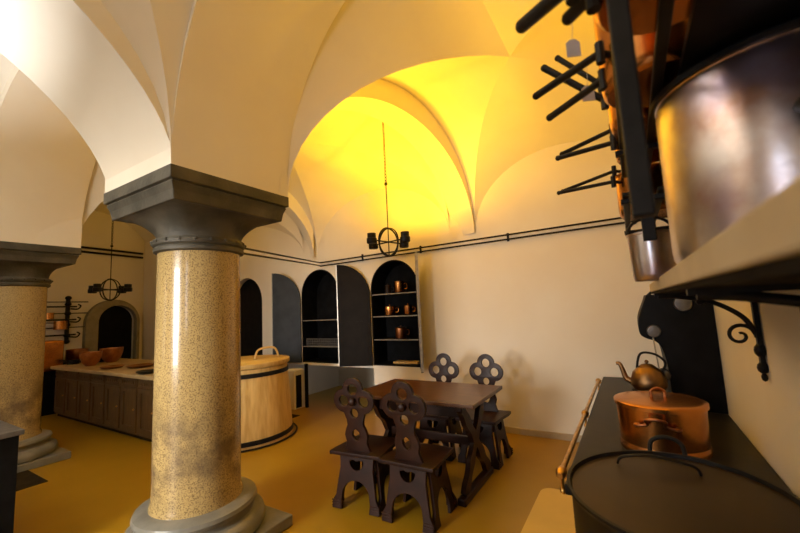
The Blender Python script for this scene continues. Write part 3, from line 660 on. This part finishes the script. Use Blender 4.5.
obj('base_ring', tube(B(), [(( R0 + .06) * math.cos(2 * PI * i / 60), (R0 + .045) * math.sin(2 * PI * i / 60), .012) for i in range(60)], .011, 8, closed=True), 'iron', t)

# ================================================================== LONG COUNTER AT LEFT
t = thing('long_counter', 'long low wooden kitchen counter with panelled front and pale top', 'counter', (-6.3, 2.46, 0))
obj('worktop', box(B(), -2.2, 1.32, -.06, .95, .77, .82), 'counter_top', t, smooth=0, bevel=.008)
obj('carcass', box(B(), -2.12, 1.26, 0, .90, .05, .77), 'wood_counter', t, smooth=0)
obj('kickboard', box(B(), -2.08, 1.22, .03, .86, 0, .05), 'slot', t, smooth=0)
for i in range(7):
    x0 = -2.10 + i * .475
    dr = obj('drawer', box(B(), x0 + .012, x0 + .438, -.015, .0,   .65, .76), 'wood_counter', t, smooth=0, bevel=.004)
    obj('carved_band', plate([(x0 + .03, .665), (x0 + .42, .665), (x0 + .42, .745), (x0 + .03, .745)], [circ(x0 + .07 + q * .062, .705, .024, 12) for q in range(6)], .012, T(0, -.018, 0) @ XZ), 'wood_counter', dr)
    dd = obj('door', plate([(x0 + .012, .08), (x0 + .438, .08), (x0 + .438, .63), (x0 + .012, .63)], [[(x0 + .08, .15), (x0 + .37, .15), (x0 + .37, .58), (x0 + .08, .58)]], .02, T(0, -.010, 0) @ XZ), 'wood_counter', t, bevel=.003)
    obj('door_knob', ball(B(), (x0 + .40, -.03, .37), .012, seg=8), 'brass', dd)
def bowl(loc, r, h, label, m='copper_old'):
    o = obj('copper_bowl', lathe(B(), [(0, 0), (r * .45, 0), (r * .75, h * .25), (r * .95, h * .65), (r, h), (r * .97, h), (r * .9, h * .65), (r * .7, h * .3), (0, h * .12)], 40), m); o.location = loc
    return tag(o, label, 'bowl')
bowl((-7.64, 2.66, .82), .15, .22, 'shiny round copper bowl on the counter, left of its neighbour')
bowl((-7.85, 3.03, .82), .17, .24, 'taller copper bowl on the counter in front of the dark doorway')
def dish(loc, r, label, m='copper_old', s=1.0):
    o = obj('copper_dish', lathe(B(), [(0, 0), (r * .7, 0), (r, .03), (r * .97, .035), (r * .68, .01), (0, .008)], 32, sx=s), m); o.location = loc; return tag(o, label, 'dish')
dish((-6.75, 2.62, .82), .16, 'flat copper dish on the counter just right of the bowls')
dish((-6.35, 2.83, .82), .19, 'wide flat copper dish in the middle of the counter')
dish((-5.50, 2.55, .82), .15, 'dark shallow dish on the counter beside the granite column', 'stove')
# small dark cookware at the counter's left end
for i, (x, y, r, h, lab) in enumerate(((-8.35, 2.66, .09, .07, 'small black pan at the left end of the counter'), (-8.15, 2.95, .10, .09, 'black pan with rim standing second from the counter end'), (-8.25, 3.2, .08, .08, 'small dark pan just left of the shiny copper bowl'))):
    saucepan('saucepan', r, h, (x, y, .82), .5 + i, lab, hl=.14, hr=.009, droop=.02, m='iron')

# wall rack on the left wall
t = thing('wall_pot_rack', 'wrought iron pot rack with horizontal bars on the far left wall', 'pot rack', (EX, 0, 0))
for y in (1.95, 2.86):
    bm = B(); box(bm, .01, .05, y - .03, y + .03, 1.20, 2.0)
    for z in (1.18, 1.30, 1.50, 1.72, 1.9, 2.02): ball(bm, (.04, y, z), .045, 1, 1.2, 1, 10)
    obj('upright', bm, 'iron', t)
for i, z in enumerate((1.32, 1.46, 1.61, 1.73, 1.86, 1.95)):
    ext = (.18 if i % 2 else .0)
    obj('bar', tube(B(), [(.09, 1.5, z), (.09, 2.98 + ext, z - .01)], .015 if i % 2 == 0 else .009, 8), 'iron', t)
    if i % 2 == 0: obj('bar_hook', tube(B(), smoothpts([(.05, 2.9, z - .05), (.14, 2.98, z - .06), (.16, 3.02, z), (.10, 3.0, z + .03)], 5), .013, 8), 'iron', t)
def hangpot(y, z, r, h, lab):
    t = thing('copper_pot', lab, 'pot', (EX + .17, y, z)); obj('body', lathe(B(), [(0, 0), (r, 0), (r, h), (r * .95, h), (r * .94, .01), (0, .01)], 28), 'copper', t)
    obj('handle', tube(B(), [(0, -r, h * .8), (0, -r - .14, h * .85)], .008, 8), 'iron', t)
hangpot(2.12, 1.87, .10, .13, 'copper pot highest on the left wall rack')
hangpot(2.55, 1.62, .07, .12, 'small dull copper pot in the middle of the left wall rack')
hangpot(2.72, 1.42, .10, .16, 'bright copper pot lowest on the left wall rack')
t = thing('copper_boiler', 'wide orange copper boiler standing against the left wall below the rack', 'boiler', (-8.88, 2.28, .0))
obj('body', box(B(), -.35, .3, -.5, .32, .72, 1.24), 'copper', t, smooth=0, bevel=.03); obj('stand', box(B(), -.33, .28, -.48, .30, 0, .72), 'black', t, smooth=0)
t = thing('old_stove', 'low black stove under the left wall rack beside the copper boiler', 'stove', (-9.0, 2.92, 0))
obj('body', box(B(), -.35, .3, -.28, .3, 0, .80), 'black', t, smooth=0, bevel=.01); obj('top', box(B(), -.37, .32, -.30, .32, .80, .84), 'iron', t, smooth=0)
hp = thing('copper_pot', 'wide copper pot with bright band standing on the low black stove', 'pot', (-9.0, 2.92, .84)); obj('body', lathe(B(), [(0, 0), (.16, 0), (.17, .02), (.17, .2), (.16, .2), (.16, .02), (0, .015)], 32), 'copper_old', hp)

# black cabinet at the left edge
t = thing('black_cabinet', 'black cabinet with grey metal top cut off by the left edge', 'cabinet', (-3.40, .84, 0))
obj('body', box(B(), -1.1, -.01, -1.0, -.01, 0, .82), 'black', t, smooth=0, bevel=.004); obj('top', box(B(), -1.12, .01, -1.02, .01, .82, .85), 'disc', t, smooth=0, bevel=.004)

# floor slots
o = obj('floor_grate', box(B(), -.30, .30, -.13, .10, 0, .006), 'slot', None, smooth=0); o.location = (-5.30, 1.36 - .02, 0); tag(o, 'dark rectangular floor grate in front of the left granite column', 'grate', None)
o = obj('floor_grate', box(B(), -.22, .20, -.10, .06, 0, .006), 'slot', None, smooth=0); o.location = (-4.55, 4.02, 0); tag(o, 'small dark floor grate just right of the wooden tub', 'grate', None)

# ================================================================== RODS / PIPES
def rods(name, pts, lab, r=.010, dz=.055):
    t = thing(name, lab, 'rods', (0, 0, 0))
    obj('upper_rod', tube(B(), pts, r, 8), 'iron', t); obj('lower_rod', tube(B(), [(x, y, z - dz) for x, y, z in pts], r, 8), 'iron', t)
    return t
t = rods('wall_rods', [(WX - .02, WY - .03, 2.325), (-1.7, WY - .03, 2.315), (-4.25, WY - .03, 2.30)], 'pair of thin dark rods running along the far wall above the cupboards', .0105)
for x in (.1, -1.2, -2.4, -3.4): obj('clip', box(B(), x - .012, x + .012, WY - .02, WY + .0, 2.24, 2.34), 'iron', t, smooth=0)
rods('tie_rods', [(-4.25, WY - .03, 2.30), (-2.66, 1.88, 2.055)], 'pair of thin rods tying the granite column neck to the far wall', .0095, .045)
rods('tie_rods', [(EX + .04, 2.2, 3.07), (EX + .04, 4.15, 3.02)], 'pair of dark rods on the far left wall above the arched doorway', .022, .09)

# ================================================================== CHANDELIERS
def chandelier(loc, top, label, yaw, s=1.0):
    t = thing('chandelier', label, 'chandelier', loc, yaw)
    R_ = .15 * s
    for k_, rz in enumerate((0, PI / 2)):
        pts = [(R_ * math.cos(2 * PI * i / 36) * math.cos(rz), R_ * math.cos(2 * PI * i / 36) * math.sin(rz), R_ * math.sin(2 * PI * i / 36) * 1.05) for i in range(36)]
        obj('iron_hoop', tube(B(), pts, .012 * s, 8, closed=True, flat=.5), 'iron', t)
    for k_ in range(4):
        a = k_ * PI / 2; c_, s_ = math.cos(a), math.sin(a)
        obj('arm', tube(B(), [(0, 0, 0), (R_ * 1.9 * c_, R_ * 1.9 * s_, 0)], .008 * s, 8), 'iron', t)
        cx_, cy_ = R_ * 1.7 * c_, R_ * 1.7 * s_; q = .055 * s
        cup = obj('cup', lathe(B(), [(0, -.01), (q * .9, -.01), (q, 0), (q, .045), (q * .85, .05), (q * .85, .10), (q * .80, .10), (q * .80, .01), (0, .01)], 20, (cx_, cy_, -.03)), 'iron', t)
        obj('bulb', ball(B(), (cx_, cy_, .045), .02, 1, 1, 1.2, 10), 'bulb', cup)
    L = top - loc[2]
    obj('centre_rod', tube(B(), [(0, 0, -R_), (0, 0, L * .42)], .006, 8), 'iron', t)
    ch = B(); z = L * .42; i = 0
    while z < L - .02:
        lk = [(.012 * math.cos(2 * PI * j / 10) * (1 if i % 2 else 0), .012 * math.cos(2 * PI * j / 10) * (0 if i % 2 else 1), z + .02 + .025 * math.sin(2 * PI * j / 10)) for j in range(10)]
        tube(ch, lk, .0035, 6, closed=True); z += .038; i += 1
    obj('chain', ch, 'iron', t); obj('hook', ball(B(), (0, 0, L * .42), .02, seg=10), 'iron', t)
    obj('ceiling_hook', tube(B(), smoothpts([(0, 0, L), (.03, 0, L - .03), (0, 0, L - .06)], 5), .008, 8), 'iron', t)
    return t
CH1 = (-2.27, 3.50, 2.25); CH2 = (-6.6, 2.5, 1.99)
import mathutils
bpy.context.view_layer.update()
def ceil_z(x, y):
    dg = bpy.context.evaluated_depsgraph_get(); best = 9
    for o in COL.objects:
        if o.get('kind') == 'structure' and o.type == 'MESH' and o.name.split('_')[0] in ('ceiling', 'trim'):
            hit, p, n, i = o.ray_cast(Vector((x, y, 2.0)), Vector((0, 0, 1)))
            if hit: best = min(best, p.z)
    return best
chandelier(CH1, ceil_z(CH1[0], CH1[1]), 'round iron hoop chandelier hanging in front of the right wall cupboard', -.21)
chandelier(CH2, ceil_z(CH2[0], CH2[1]), 'distant iron hoop chandelier hanging before the arched doorway', .6, 1.0)
for k_ in range(4):
    a = -.21 + k_ * PI / 2; cup_light('candle_light', (CH1[0] + .15 * 1.7 * math.cos(a), CH1[1] + .15 * 1.7 * math.sin(a), CH1[2] + .078), 42, YEL, .012)
for k_ in range(4):
    a = .6 + k_ * PI / 2; cup_light('candle_light', (CH2[0] + .15 * 1.7 * math.cos(a), CH2[1] + .15 * 1.7 * math.sin(a), CH2[2] + .078), 8, YEL, .012)
